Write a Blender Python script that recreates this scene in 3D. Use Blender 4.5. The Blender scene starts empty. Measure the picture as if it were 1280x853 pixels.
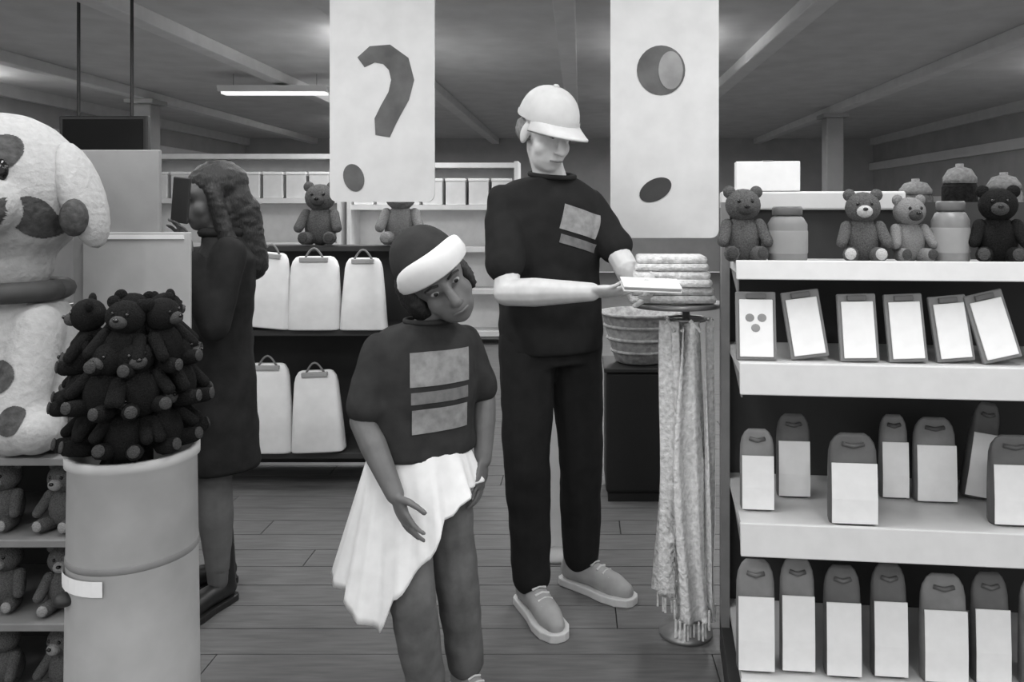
import bpy, bmesh, math, random
from mathutils import Vector, Matrix, noise
from mathutils.bvhtree import BVHTree

random.seed(7)
V = Vector
PI = math.pi
sc = bpy.context.scene
C = sc.collection

# ---------------------------------------------------------------- camera, light, exposure
EYE = 1.34
cam_d = bpy.data.cameras.new('camera')
cam = bpy.data.objects.new('camera', cam_d)
C.objects.link(cam)
cam.location = (0, 0, EYE)
cam.rotation_euler = (PI / 2, 0, 0)
cam_d.sensor_fit = 'HORIZONTAL'
cam_d.sensor_width = 36.0
cam_d.lens = 36.0 * 1000.0 / 1280.0
cam_d.shift_x = -85.0 / 1280.0
cam_d.shift_y = -161.0 / 1280.0
cam_d.clip_start = 0.05
sc.camera = cam

w = bpy.data.worlds.new('world')
sc.world = w
w.use_nodes = True
bg = w.node_tree.nodes['Background']
bg.inputs[0].default_value = (1, 1, 1, 1)
bg.inputs[1].default_value = 0.85

sc.view_settings.view_transform = 'Standard'
sc.view_settings.look = 'None'
sc.view_settings.gamma = 1.0
sc.view_settings.use_curve_mapping = False
sc.view_settings.exposure = 0.0

def area_lamp(loc, sx, sy, power, up=False):
    d = bpy.data.lights.new('unseen_ceiling_light', 'AREA')
    d.shape = 'RECTANGLE'; d.size = sx; d.size_y = sy; d.energy = power
    o = bpy.data.objects.new('unseen_ceiling_light', d)
    o.location = loc
    if up:
        o.rotation_euler = (PI, 0, 0)
    C.objects.link(o)
LAMPS = [(x, y) for y in (-0.8, 1.7, 4.2) for x in (-2.9, -1.0, 0.9, 2.9)] + [(-1.95, 7.8), (.86, 7.8), (-2.75, 11.0), (1.2, 11.0), (-3.7, 14.8), (1.6, 14.8), (-5.0, 4.2), (5.0, 4.2), (-7.2, 8.9), (5.5, 8.3)]  # far and side entries are unseen lamps added to brighten back and ceiling
LZ = 2.75                                        # underside of the hanging luminaires
CEIL = 3.0
for x, y in LAMPS:
    area_lamp((x, y, LZ - 0.012), 0.16, 1.25, 23 if y < 6 else 42)
    area_lamp((x, y, LZ + 0.115), 0.16, 1.25, 7 if y < 6 else 22, True)  # upward light added to every fixture to lift the dark ceiling

def P(px, py, Y):
    """a point at depth Y, worked out from where the photograph shows it"""
    return V(((px - 725) / 1000.0 * Y, Y, EYE + (265 - py) / 1000.0 * Y))

# ---------------------------------------------------------------- materials
def lin(v):
    v = v / 255.0
    return v / 12.92 if v <= 0.04045 else ((v + 0.055) / 1.055) ** 2.4

MATS = {}
def mat(name, v, rough=0.7, var=0.06, scale=18.0, bump=0.0, emit=0.0, metal=0.0, stretch=None):
    if name in MATS:
        return MATS[name]
    m = bpy.data.materials.new(name)
    m.use_nodes = True
    nt = m.node_tree; n = nt.nodes; b = n['Principled BSDF']
    b.inputs['Roughness'].default_value = rough
    b.inputs['Metallic'].default_value = metal
    if rough >= .9:
        b.inputs['Specular IOR Level'].default_value = .15
    c = lin(v)
    tc = n.new('ShaderNodeTexCoord')
    mp = n.new('ShaderNodeMapping')
    if stretch:
        mp.inputs['Scale'].default_value = stretch
    nz = n.new('ShaderNodeTexNoise'); nz.inputs['Scale'].default_value = scale
    nz.inputs['Detail'].default_value = 4
    rp = n.new('ShaderNodeValToRGB')
    lo, hi = max(0, c * (1 - var * 2)), min(1, c * (1 + var * 2))
    rp.color_ramp.elements[0].position = 0.3; rp.color_ramp.elements[1].position = 0.7
    rp.color_ramp.elements[0].color = (lo, lo, lo, 1)
    rp.color_ramp.elements[1].color = (hi, hi, hi, 1)
    nt.links.new(tc.outputs['Object'], mp.inputs[0])
    nt.links.new(mp.outputs[0], nz.inputs['Vector'])
    nt.links.new(nz.outputs[0], rp.inputs[0])
    nt.links.new(rp.outputs[0], b.inputs['Base Color'])
    if bump:
        bp = n.new('ShaderNodeBump'); bp.inputs['Strength'].default_value = bump
        bp.inputs['Distance'].default_value = 0.01
        nt.links.new(nz.outputs[0], bp.inputs['Height'])
        nt.links.new(bp.outputs[0], b.inputs['Normal'])
    if emit:
        b.inputs['Emission Color'].default_value = (1, 1, 1, 1)
        b.inputs['Emission Strength'].default_value = emit
    MATS[name] = m
    return m

M_FLOOR = mat('floor_boards', 98, 0.55, 0.12, 6, 0.1, stretch=(1, 9, 1))
M_CEIL = mat('ceiling_paint', 205, 0.9, 0.04, 3)
M_BEAM = mat('beam_paint', 215, 0.8, 0.03, 5)
M_WALL = mat('wall_paint', 172, 0.9, 0.04, 3)
M_TRIM = mat('trim_paint', 215, 0.7, 0.02, 5)
M_WHITE = mat('white_card', 240, 0.6, 0.015, 30)
M_PANEL = mat('banner_white', 222, 0.7, 0.03, 9)
M_MARK = mat('printed_dark', 95, 0.7, 0.15, 12)
M_MARKD = mat('printed_black', 60, 0.7, 0.1, 12)
M_MARKL = mat('printed_grey', 150, 0.7, 0.1, 12)
M_SHELF = mat('shelf_metal', 205, 0.45, 0.02, 20)
M_SHELFD = mat('shelf_back_dark', 48, 0.7, 0.05, 10)
M_STEEL = mat('steel', 150, 0.35, 0.03, 20, metal=0.6)
M_BLACKM = mat('black_metal', 36, 0.5, 0.05, 20)
M_POUCH = mat('pouch_foil', 122, 0.4, 0.12, 14, 0.15)
M_POUCHD = mat('pouch_dark', 92, 0.45, 0.12, 14, 0.15)
M_GREY = mat('grey_board', 128, 0.7, 0.05, 14)
M_LGREY = mat('pale_board', 168, 0.7, 0.04, 10)
M_MGREY = mat('mid_board', 146, 0.7, 0.04, 10)
M_BIN = mat('bin_grey', 178, 0.6, 0.07, 7)
M_BLACKF = mat('black_plush', 29, 0.95, 0.25, 60, 0.6)
M_DGREYF = mat('dark_grey_plush', 92, 0.95, 0.2, 60, 0.6)
M_MUZ = mat('muzzle_plush', 72, 0.95, 0.15, 60, 0.5)
M_MUZL = mat('pale_muzzle_plush', 150, 0.95, 0.1, 60, 0.5)
M_PALEF = mat('pale_plush', 190, 0.95, 0.08, 60, 0.5)
M_WHITEF = mat('white_plush', 174, 0.95, 0.04, 60, 0.5)
M_SPOT = mat('spot_plush', 78, 0.95, 0.15, 60, 0.5)
M_MIDF = mat('mid_grey_plush', 128, 0.95, 0.12, 60, 0.5)
M_EYE = mat('eye_black', 20, 0.15, 0.0)
M_EYEW = mat('eye_white', 150, 0.2, 0.0)
M_SKIN = mat('skin_light', 208, 0.55, 0.05, 22, 0.05)
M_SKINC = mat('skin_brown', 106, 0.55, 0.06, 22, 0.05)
M_CAP = mat('cap_cotton', 204, 0.9, 0.03, 20, 0.15)
M_SKINW = mat('skin_dark_brown', 92, 0.6, 0.05, 22, 0.05)  # the woman's own skin tone, darker than the child's
M_LIP = mat('lip', 120, 0.5, 0.05)
M_HAIRG = mat('hair_grey', 120, 0.7, 0.25, 50, 0.4, stretch=(6, 6, 1))
M_HAIRB = mat('hair_black', 34, 0.5, 0.3, 50, 0.4, stretch=(6, 6, 1))
M_SHIRT = mat('tshirt_black', 38, 0.9, 0.06, 25, 0.1)
M_TROUS = mat('trousers_black', 36, 0.9, 0.06, 25, 0.1)
M_SHIRTC = mat('tshirt_charcoal', 54, 0.9, 0.08, 25, 0.1)
M_LEGC = mat('trousers_grey', 104, 0.9, 0.12, 16, 0.2)
M_COAT = mat('coat_black', 40, 0.9, 0.1, 25, 0.15)
M_TIGHT = mat('tights_grey', 104, 0.9, 0.05, 25)
M_PRINT = mat('shirt_print', 140, 0.8, 0.12, 40)
M_PRINTD = mat('shirt_print_dim', 112, 0.8, 0.12, 40)
M_CLOTHW = mat('white_cotton', 242, 0.9, 0.03, 20, 0.15)
M_SHOE = mat('shoe_pale', 160, 0.6, 0.05, 20)
M_SOLE = mat('shoe_sole', 205, 0.6, 0.03, 20)
M_BOOT = mat('boot_leather', 30, 0.4, 0.05, 20)
M_SCARF = mat('pale_knit', 240, 0.95, 0.12, 70, 0.8)
M_SCARF2 = mat('grey_knit', 190, 0.95, 0.12, 70, 0.8)
M_SCARF3 = mat('ash_knit', 218, 0.95, 0.12, 70, 0.8)
M_BASKET = mat('basket_grey', 165, 0.9, 0.15, 40, 0.6)
M_BLACKC = mat('plinth_black', 22, 0.8, 0.05, 10)
M_BAG = mat('white_paper', 242, 0.7, 0.03, 12)
M_GLOW = mat('tube_diffuser', 235, 0.5, 0.0, emit=0.9)
M_POST = mat('column_paint', 168, 0.8, 0.03, 5)

# ---------------------------------------------------------------- mesh helpers
class MB:
    def __init__(self):
        self.v = []; self.f = []
    def add(self, vs, fs, M=None):
        o = len(self.v)
        self.v += [(M @ V(p)) if M else V(p) for p in vs]
        self.f += [tuple(i + o for i in f) for f in fs]
        return self
    def box(self, c, s, M=None, rz=0, R=None):
        x, y, z = s[0] / 2, s[1] / 2, s[2] / 2
        vs = [(-x, -y, -z), (x, -y, -z), (x, y, -z), (-x, y, -z), (-x, -y, z), (x, -y, z), (x, y, z), (-x, y, z)]
        fs = [(0, 3, 2, 1), (4, 5, 6, 7), (0, 1, 5, 4), (1, 2, 6, 5), (2, 3, 7, 6), (3, 0, 4, 7)]
        T = Matrix.Translation(V(c)) @ (R.to_4x4() if R else Matrix.Rotation(rz, 4, 'Z'))
        return self.add(vs, fs, (M @ T) if M else T)
    def rings(self, rs, cap=True, closed=True):
        n = len(rs[0]); o = len(self.v)
        for r in rs:
            self.v += [V(p) for p in r]
        for i in range(len(rs) - 1):
            for k in range(n if closed else n - 1):
                a = o + i * n + k; b = o + i * n + (k + 1) % n
                self.f.append((a, b, b + n, a + n))
        if cap and closed:
            self.f.append(tuple(o + k for k in range(n))[::-1])
            self.f.append(tuple(o + (len(rs) - 1) * n + k for k in range(n)))
        return self
    def lathe(self, prof, c=(0, 0, 0), n=24, cap=True, M=None):
        rs = []
        for r, z in prof:
            ring = [V((c[0] + r * math.cos(2 * PI * k / n), c[1] + r * math.sin(2 * PI * k / n), c[2] + z)) for k in range(n)]
            rs.append([M @ p for p in ring] if M else ring)
        return self.rings(rs, cap)
    def tube(self, pts, rad, n=10, cap=True):
        pts = [V(p) for p in pts]
        if not hasattr(rad, '__len__'):
            rad = [rad] * len(pts)
        t0 = (pts[1] - pts[0]).normalized()
        up = V((0, 0, 1)) if abs(t0.z) < 0.9 else V((1, 0, 0))
        rs = []
        for i, p in enumerate(pts):
            t = (pts[min(i + 1, len(pts) - 1)] - pts[max(i - 1, 0)]).normalized()
            a = t.cross(up)
            if a.length < 1e-4:
                a = t.cross(V((0, 1, 0)))
            a.normalize(); b = a.cross(t)
            up = b
            rs.append([p + (a * math.cos(2 * PI * k / n) + b * math.sin(2 * PI * k / n)) * rad[i] for k in range(n)])
        return self.rings(rs, cap)
    def ell(self, c, r, R=None, n=16, m=10):
        """ellipsoid, R = 3x3 rotation"""
        R = R or Matrix.Identity(3)
        c = V(c); o = len(self.v)
        self.v.append(c + R @ V((0, 0, -r[2])))
        for i in range(1, m):
            ph = -PI / 2 + PI * i / m
            for k in range(n):
                th = 2 * PI * k / n
                self.v.append(c + R @ V((r[0] * math.cos(ph) * math.cos(th), r[1] * math.cos(ph) * math.sin(th), r[2] * math.sin(ph))))
        self.v.append(c + R @ V((0, 0, r[2])))
        top = len(self.v) - 1
        for k in range(n):
            self.f.append((o, o + 1 + (k + 1) % n, o + 1 + k))
            self.f.append((top, top - n + k, top - n + (k + 1) % n))
        for i in range(m - 2):
            for k in range(n):
                a = o + 1 + i * n + k; b = o + 1 + i * n + (k + 1) % n
                self.f.append((a, b, b + n, a + n))
        return self
    def cap(self, a, b, ra, rb, n=12):
        """tapered capsule"""
        a = V(a); b = V(b)
        d = b - a
        if d.length < 1e-6:
            return self.ell(a, (ra, ra, ra))
        d.normalize()
        pts = []; rad = []
        for i in range(4):
            an = PI / 2 * i / 4
            pts.append(a - d * ra * math.cos(an)); rad.append(max(ra * math.sin(an), ra * 0.05))
        pts.append(a); rad.append(ra)
        pts.append(b); rad.append(rb)
        for i in range(1, 5):
            an = PI / 2 * i / 4
            pts.append(b + d * rb * math.sin(an)); rad.append(max(rb * math.cos(an), rb * 0.05))
        return self.tube(pts, rad, n)
    def prism(self, poly, y0, y1, M=None):
        """polygon in xz, extruded along y"""
        n = len(poly)
        vs = [(p[0], y0, p[1]) for p in poly] + [(p[0], y1, p[1]) for p in poly]
        fs = [tuple(range(n)), tuple(range(2 * n - 1, n - 1, -1))]
        for k in range(n):
            fs.append((k, k + n, (k + 1) % n + n, (k + 1) % n)[::1])
        return self.add(vs, fs, M)
    def mesh(self, name, smooth=False):
        me = bpy.data.meshes.new(name)
        me.from_pydata([tuple(p) for p in self.v], [], self.f)
        bm = bmesh.new(); bm.from_mesh(me)
        bmesh.ops.recalc_face_normals(bm, faces=bm.faces)
        bm.to_mesh(me); bm.free()
        if smooth:
            me.polygons.foreach_set('use_smooth', [True] * len(me.polygons))
        me.update()
        return me
    def build(self, name, m, parent=None, smooth=False, bevel=0.0):
        return obj(name, self.mesh(name, smooth), m, parent, bevel)

def obj(name, me, m, parent=None, bevel=0.0):
    o = bpy.data.objects.new(name, me)
    if m and not me.materials:
        me.materials.append(m)
    C.objects.link(o)
    if parent:
        o.parent = parent
        o.matrix_parent_inverse = Matrix.Identity(4)
    if bevel:
        b = o.modifiers.new('bevel', 'BEVEL'); b.width = bevel; b.segments = 2; b.limit_method = 'ANGLE'
    return o

def tag(o, label, cat, group=None):
    o['label'] = label; o['category'] = cat
    if group:
        o['group'] = group
    return o
def thing(name, label, cat, loc=(0, 0, 0), rz=0.0, group=None):
    o = bpy.data.objects.new(name, None)
    o.empty_display_size = 0.05
    C.objects.link(o); o.location = loc; o.rotation_euler = (0, 0, rz)
    return tag(o, label, cat, group)
def struct(o):
    o['kind'] = 'structure'
    return o
def dup(root, loc, rot=(0, 0, 0), label=None, group=None, scale=None):
    r = root.copy(); C.objects.link(r); r.location = loc; r.rotation_euler = rot
    if scale:
        r.scale = (scale,) * 3
    if label: r['label'] = label
    if group: r['group'] = group
    for ch in root.children:
        c = ch.copy(); C.objects.link(c); c.parent = r
        for g in ch.children:
            d = g.copy(); C.objects.link(d); d.parent = c
    return r

def remesh(mb, name, voxel, smooth_it=6, wrinkle=0.0, wscale=9.0, keep=None):
    """fuse overlapping solids into one continuous surface"""
    me = mb.mesh(name + '_src')
    o = bpy.data.objects.new(name + '_src', me)
    C.objects.link(o)
    r = o.modifiers.new('r', 'REMESH'); r.mode = 'VOXEL'; r.voxel_size = voxel
    s = o.modifiers.new('s', 'SMOOTH'); s.factor = 0.5; s.iterations = smooth_it
    dg = bpy.context.evaluated_depsgraph_get()
    out = bpy.data.meshes.new_from_object(o.evaluated_get(dg))
    out.name = name
    bpy.data.objects.remove(o); bpy.data.meshes.remove(me)
    if wrinkle:
        co = [0.0] * (3 * len(out.vertices)); nm = [0.0] * (3 * len(out.vertices))
        out.vertices.foreach_get('co', co); out.vertices.foreach_get('normal', nm)
        for i in range(0, len(co), 3):
            p = V(co[i:i + 3])
            k = noise.noise(V((p.x * wscale, p.y * wscale, p.z * wscale * 1.9))) + 0.5 * noise.noise(p * wscale * 2.7)
            for j in range(3):
                co[i + j] += nm[i + j] * k * wrinkle
        out.vertices.foreach_set('co', co)
    out.polygons.foreach_set('use_smooth', [True] * len(out.polygons))
    out.update()
    return out

def bvh(me):
    return BVHTree.FromPolygons([v.co.copy() for v in me.vertices], [tuple(p.vertices) for p in me.polygons])
def decal(tree, name, m, parent, c, d, up, wd, ht, nx=14, nz=10, off=0.003, shape=None):
    """flat print laid on a surface: a grid dropped onto it along d"""
    d = V(d).normalized(); r = d.cross(V(up)).normalized(); u = r.cross(d)
    mb = MB(); idx = {}
    for j in range(nz + 1):
        for i in range(nx + 1):
            p = V(c) + r * wd * (i / nx - .5) + u * ht * (j / nz - .5)
            h = tree.ray_cast(p - d * 0.5, d)
            if h[0] is None or (shape and not shape(i / nx * 2 - 1, j / nz * 2 - 1)):
                continue
            idx[(i, j)] = len(mb.v); mb.v.append(h[0] - d * off)
    for j in range(nz):
        for i in range(nx):
            k = [(i, j), (i + 1, j), (i + 1, j + 1), (i, j + 1)]
            if all(q in idx for q in k):
                zs = [(mb.v[idx[q]]).dot(d) for q in k]
                if max(zs) - min(zs) < 0.04:
                    mb.f.append(tuple(idx[q] for q in k))
    return mb.build(name, m, parent, smooth=True)

def frame3(l, f, u):
    return Matrix((l, f, u)).transposed()

# ---------------------------------------------------------------- the shop itself
XL, XR, YF, YB = -7.5, 6.6, -2.5, 18.0
fl = MB().box(((XL + XR) / 2, (YF + YB) / 2, -0.06), (XR - XL, YB - YF, 0.10)).build('floor', M_FLOOR)
struct(fl)
# floor boards, running across, told apart in the middle of the shop
pm = MB().box((0, 0, 0), (1.496, 0.146, 0.012)).mesh('floor_board')
pm.materials.append(M_FLOOR)
row = 0
y = 1.6
while y < 6.4:
    off = (row * 0.61) % 1.5
    x = -3.4 + off
    while x < 1.4 + off:
        b = obj('floor_board', pm, None, fl)
        b.location = (x, y, -0.006 + random.uniform(-0.0008, 0.0))
        x += 1.5
    y += 0.15; row += 1

struct(MB().box(((XL + XR) / 2, (YF + YB) / 2, CEIL + 0.05), (XR - XL, YB - YF, 0.10)).build('ceiling', M_CEIL))
struct(MB().box((XL - 0.06, (YF + YB) / 2, CEIL / 2), (0.12, YB - YF, CEIL)).build('wall_left', M_WALL))
struct(MB().box((XR + 0.06, (YF + YB) / 2, CEIL / 2), (0.12, YB - YF, CEIL)).build('wall_right', M_WALL))
struct(MB().box(((XL + XR) / 2, YB + 0.06, CEIL / 2), (XR - XL, 0.12, CEIL)).build('wall_back', M_WALL))
for i, x in enumerate((-5.97, -3.6, -1.9, -0.12, 1.8, 3.98)):
    struct(MB().box((x, (YF + YB) / 2, CEIL - 0.06), (0.17, YB - YF - 0.01, 0.12)).build('trim_%d' % (i + 1), M_BEAM, bevel=0.01))
struct(MB().box((XL + 0.05, (YF + YB) / 2, 2.42), (0.10, YB - YF - .01, 0.20)).build('trim_7', M_TRIM))
struct(MB().box((XR - 0.05, (YF + YB) / 2, 2.36), (0.10, YB - YF - .01, 0.16)).build('trim_8', M_TRIM))
struct(MB().box((XR - 0.04, (YF + YB) / 2, CEIL - 0.08), (0.08, YB - YF - .01, 0.16)).build('trim_9', M_BEAM))
struct(MB().box((XL + 0.04, (YF + YB) / 2, CEIL - 0.08), (0.08, YB - YF - .01, 0.16)).build('trim_10', M_BEAM))

def column(x, y, label):
    t = thing('column', label, 'column', (x, y, 0))
    MB().box((0, 0, 1.44), (0.27, 0.27, 2.76)).build('shaft', M_POST, t, bevel=0.02)
    MB().box((0, 0, 0.03), (0.36, 0.36, 0.06)).build('base', M_POST, t, bevel=0.01)
    MB().box((0, 0, 2.85), (0.40, 0.40, 0.06)).build('capital', M_POST, t, bevel=0.01)
column(3.98, 12.6, 'pale square column rising behind the white carton on the shelf top')
column(-5.97, 11.0, 'pale square column beside the black hanging monitor')

# fluorescent luminaires on the ceiling; far lengthwise and side ones unseen, added for light
lum = None
for k, (x, y, rz) in enumerate([(x, y, 0) for x, y in LAMPS] + [(-3.66, 9.6, PI / 2)]):
    lab = 'long fluorescent ceiling light with white housing'
    if lum is None:
        lum = thing('ceiling_light', lab, 'ceiling light', (x, y, LZ), rz, 'fluorescent ceiling lights')
        MB().prism([(-.11, .10), (.11, .10), (.09, .03), (-.09, .03)], -.65, .65).build('housing', M_TRIM, lum)
        MB().box((0, 0, .018), (.15, 1.24, .035)).build('diffuser', M_GLOW, lum, bevel=.01)
        for yy in (-.5, .5):
            MB().tube([(0, yy, .10), (0, yy, CEIL - LZ)], .004, 6).build('hanger', M_STEEL, lum)
    else:
        dup(lum, (x, y, LZ), (0, 0, rz))

# ---------------------------------------------------------------- right-hand shelf unit and its goods
GR = math.radians(-6.0)
G = Matrix.Translation((0.385, 2.03, 0)) @ Matrix.Rotation(GR, 4, 'Z')
GL, GD = 1.45, 0.44
SH = [(1.20, 0.30), (0.945, 0.40), (0.545, 0.42), (0.16, 0.44)]      # surface heights and depths
g = thing('shelf_unit', 'pale metal shop shelf unit with deep price rails and back panel coloured dark as shade', 'shelf', G.translation, GR)
MB().box((GL / 2, GD - .01, 0.70), (GL, .02, 1.34)).build('back_panel', M_SHELFD, g)  # dark colour stands in for shade in the recesses between shelves
MB().box((.27, GD - .02, 1.375), (0.54, .06, .055)).build('top_rail', M_SHELF, g, bevel=.006)
MB().box((GL / 2, GD / 2, 0.05), (GL, GD, .10)).build('plinth', M_SHELFD, g)
for x in (0.012, GL - .012):
    MB().box((x, GD - .05, .69), (.024, .06, 1.36)).build('upright', M_GREY, g)
for i, (z, d) in enumerate(SH):
    s = MB().box((GL / 2, GD - d / 2 - .02, z - .0125), (GL - .05, d - .002, .025)).build('shelf_board', M_SHELF, g)
    y0 = GD - d - .02
    lh = .05 if i == 0 else .078
    # sloping price rail along the front edge
    MB().prism([(0, 0), (.012, 0), (.012 + .018, -lh), (.018, -lh)], 0, GL - .04,
               Matrix.Translation((0.02, y0 - .012, z + .012)) @ Matrix(((0, 1, 0, 0), (-1, 0, 0, .012), (0, 0, 1, 0), (0, 0, 0, 1)))).build('price_rail', M_SHELF, s, bevel=.003)
    MB().prism([(0, -.025), (d * .8, -.025), (0, -.09)], 0, .004,
               Matrix.Translation((.03, y0 + .05, z)) @ Matrix(((0, 1, 0, 0), (1, 0, 0, 0), (0, 0, 1, 0), (0, 0, 0, 1)))).build('bracket', M_GREY, s)

def GW(x, y, z):
    return G @ V((x, y, z))
def gx(px, ly):
    """local x on the unit for a picture column at local depth ly"""
    # solve the ray against the plane local y = ly
    o = G.inverted() @ V((0, 0, EYE)); d = (G.inverted().to_3x3()) @ V(((px - 725) / 1000.0, 1, 0))
    t = (ly - o.y) / d.y
    return o.x + d.x * t

def pouch(label, px, ly, z, wd, ht, m, roll=0.0, lab=(.92, .66), group=None, yaw=0.0):
    t = thing('pouch', label, 'pouch', GW(gx(px, ly), ly, z), GR + yaw, group)
    t.rotation_euler = (0, roll, GR + yaw)
    mb = MB(); n = 20; rs = []
    for h, ww, dd in ((0, .96, .050), (.04, 1.0, .058), (.3, 1.0, .060), (.6, 1.0, .046), (.80, .98, .03), (.89, .90, .018), (.96, .72, .010), (1, .50, .006)):
        ring = []
        for k in range(n):
            a = 2 * PI * k / n
            ca, sa = math.cos(a), math.sin(a)
            e = 0.45
            ring.append(V((wd / 2 * ww * math.copysign(abs(ca) ** e, ca), dd / 2 * math.copysign(abs(sa) ** .8, sa), ht * h)))
        rs.append(ring)
    mb.rings(rs).build('bag', m, t, smooth=True)
    lw, lh = wd * lab[0], ht * lab[1]
    z0, z1 = ht * .03, ht * .03 + lh
    # label card with bent top, proud of the bag
    q = MB()
    pr = [(-.033, z0), (-.0335, ht * .3), (-.027, z1), (-.024, z1), (-.0305, ht * .3), (-.030, z0)]
    q.rings([[V((-lw / 2, yy, zz)) for yy, zz in pr], [V((lw / 2, yy, zz)) for yy, zz in pr]]).build('label', M_WHITE, t)
    MB().tube([(-wd * .22, -.009, ht * .885), (0, -.016, ht * .87), (wd * .22, -.009, ht * .885)], .006, 8).build('tie', M_POUCHD, t, smooth=True)
    return t

def card_pack(label, px, ly, z, wd, ht, roll, printed=False, group=None):
    t = thing('card_pack', label, 'card pack', GW(gx(px, ly), ly, z), 0, group)
    t.rotation_euler = (math.radians(-9), roll, GR)
    bz = abs(math.sin(roll)) * (wd + .018) / 2
    MB().box((0, .012, ht / 2 + bz), (wd + .018, .018, ht)).build('backing', M_GREY, t, bevel=.004)
    c = MB().box((0, -.001, ht / 2 - .006 + bz), (wd, .006, ht - .03)).build('card', M_WHITE, t, bevel=.002)
    MB().box((0, -.002, ht - .012 + bz), (wd * .6, .010, .014)).build('clip', M_POUCHD, t, bevel=.002)
    if printed:
        for dx, dz in ((-.017, .012), (.015, .012), (-.002, -.015)):
            MB().ell((dx, -.0045, ht * .55 + dz), (.012, .0012, .011), n=12, m=6).build('printed_dot', M_MARKL, c)
    return t

z2 = SH[1][0]
CP = [(946, .10, 0.0, .088, .182, True, 'upright white card pack printed with grey dots, at end of card row'),
      (1014, .11, -.14, .082, .180, False, 'white card pack tilted beside the one printed with dots'),
      (1076, .10, -.03, .082, .178, False, 'brightest upright white card pack in the middle of the card row'),
      (1137, .10, -.05, .080, .178, False, 'white card pack between the brightest upright one and the duller one'),
      (1197, .11, -.10, .078, .172, False, 'slightly duller white card pack beside the strongly tilted one'),
      (1257, .10, -.24, .080, .180, False, 'white card pack leaning strongly sideways on the card shelf'),
      (1322, .10, -.06, .080, .178, False, 'white card pack standing past the strongly leaning one')]
for px, ly, roll, wd, ht, pr, lab in CP:
    card_pack(lab, px, ly, z2 + .002, wd, ht, roll, pr)

z3 = SH[2][0]
PT = [(946, .13, .090, .212, M_POUCH, 0, 'grey pouch with white label at the open end of the pouch shelf'),
      (991, .24, .092, .228, M_POUCHD, 0, 'dark pouch with white label set back beside the end pouch'),
      (1065, .055, .122, .228, M_POUCHD, 0, 'wide dark pouch with large white label pushed to the shelf edge'),
      (1116, .26, .076, .228, M_POUCH, 0, 'narrow grey pouch with white label behind the wide dark pouch'),
      (1167, .24, .112, .228, M_POUCH, 0, 'grey pouch with square label between the narrow and the tilted pouch'),
      (1216, .27, .074, .262, M_POUCHD, .16, 'tall thin dark pouch tilted sideways with white label'),
      (1266, .09, .122, .225, M_POUCHD, 0, 'wide dark pouch with white label in front of the tilted pouch'),
      (1325, .12, .105, .225, M_POUCH, 0, 'grey pouch with white label past the tilted pouch')]
for px, ly, wd, ht, m, roll, lab in PT:
    pouch(lab, px, ly, z3 + .001 + abs(math.sin(roll)) * wd * .5, wd, ht, m, roll)

z4 = SH[3][0]
PL = [(944, .05, .098, .28, M_POUCH), (996, .06, .088, .285, M_POUCH), (1052, .05, .092, .275, M_POUCHD), (1110, .06, .088, .28, M_POUCHD), (1178, .05, .112, .265, M_POUCH), (1236, .06, .090, .27, M_POUCHD), (1300, .05, .10, .27, M_POUCH)]
LW = ['grey pouch with wide white label at the open end of the lowest shelf',
      'grey pouch with white label second along the lowest shelf',
      'dark pouch with white label beside two grey ones on the lowest shelf',
      'dark pouch with white label between a dark and a wide grey pouch on lowest shelf',
      'wide grey pouch with white label between dark pouches on lowest shelf',
      'dark pouch with white label past the wide grey one on lowest shelf',
      'grey pouch with white label farthest along the lowest shelf']
for (px, ly, wd, ht, m), lab in zip(PL, LW):
    pouch(lab, px, ly, z4 + .001, wd, ht, m)

# ---------------------------------------------------------------- plush bears
def bear(name, label, cat, loc, rot, mbody, mmuz, s, group=None):
    t = thing(name, label, cat, loc, 0, group); t.rotation_euler = rot; t.scale = (s,) * 3
    # unit bear: 1 tall, sitting, facing -y, base at z 0
    MB().ell((0, 0, .30), (.25, .21, .31)).build('body', mbody, t, True)
    h = MB().ell((0, -.04, .74), (.235, .21, .215)).build('head', mbody, t, True)
    MB().ell((0, -.225, .69), (.105, .09, .085), n=12, m=8).build('muzzle', mmuz, h, True)
    MB().ell((0, -.31, .72), (.035, .025, .025), n=8, m=6).build('nose', M_EYE, h, True)
    for sx in (-1, 1):
        MB().ell((sx * .175, -.02, .91), (.085, .05, .085), n=12, m=8).build('ear', mbody, h, True)
        MB().ell((sx * .085, -.225, .79), (.024, .018, .026), n=8, m=6).build('eye', M_EYE, h, True)
        MB().cap((sx * .21, -.05, .48), (sx * .29, -.20, .27), .085, .075, 10).build('arm', mbody, t, True)
        MB().cap((sx * .15, -.08, .11), (sx * .19, -.26, .11), .11, .10, 10).build('leg', mbody, t, True)
        MB().ell((sx * .195, -.345, .125), (.075, .025, .08), n=10, m=6).build('paw_pad', mmuz, t, True)
    return t

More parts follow.
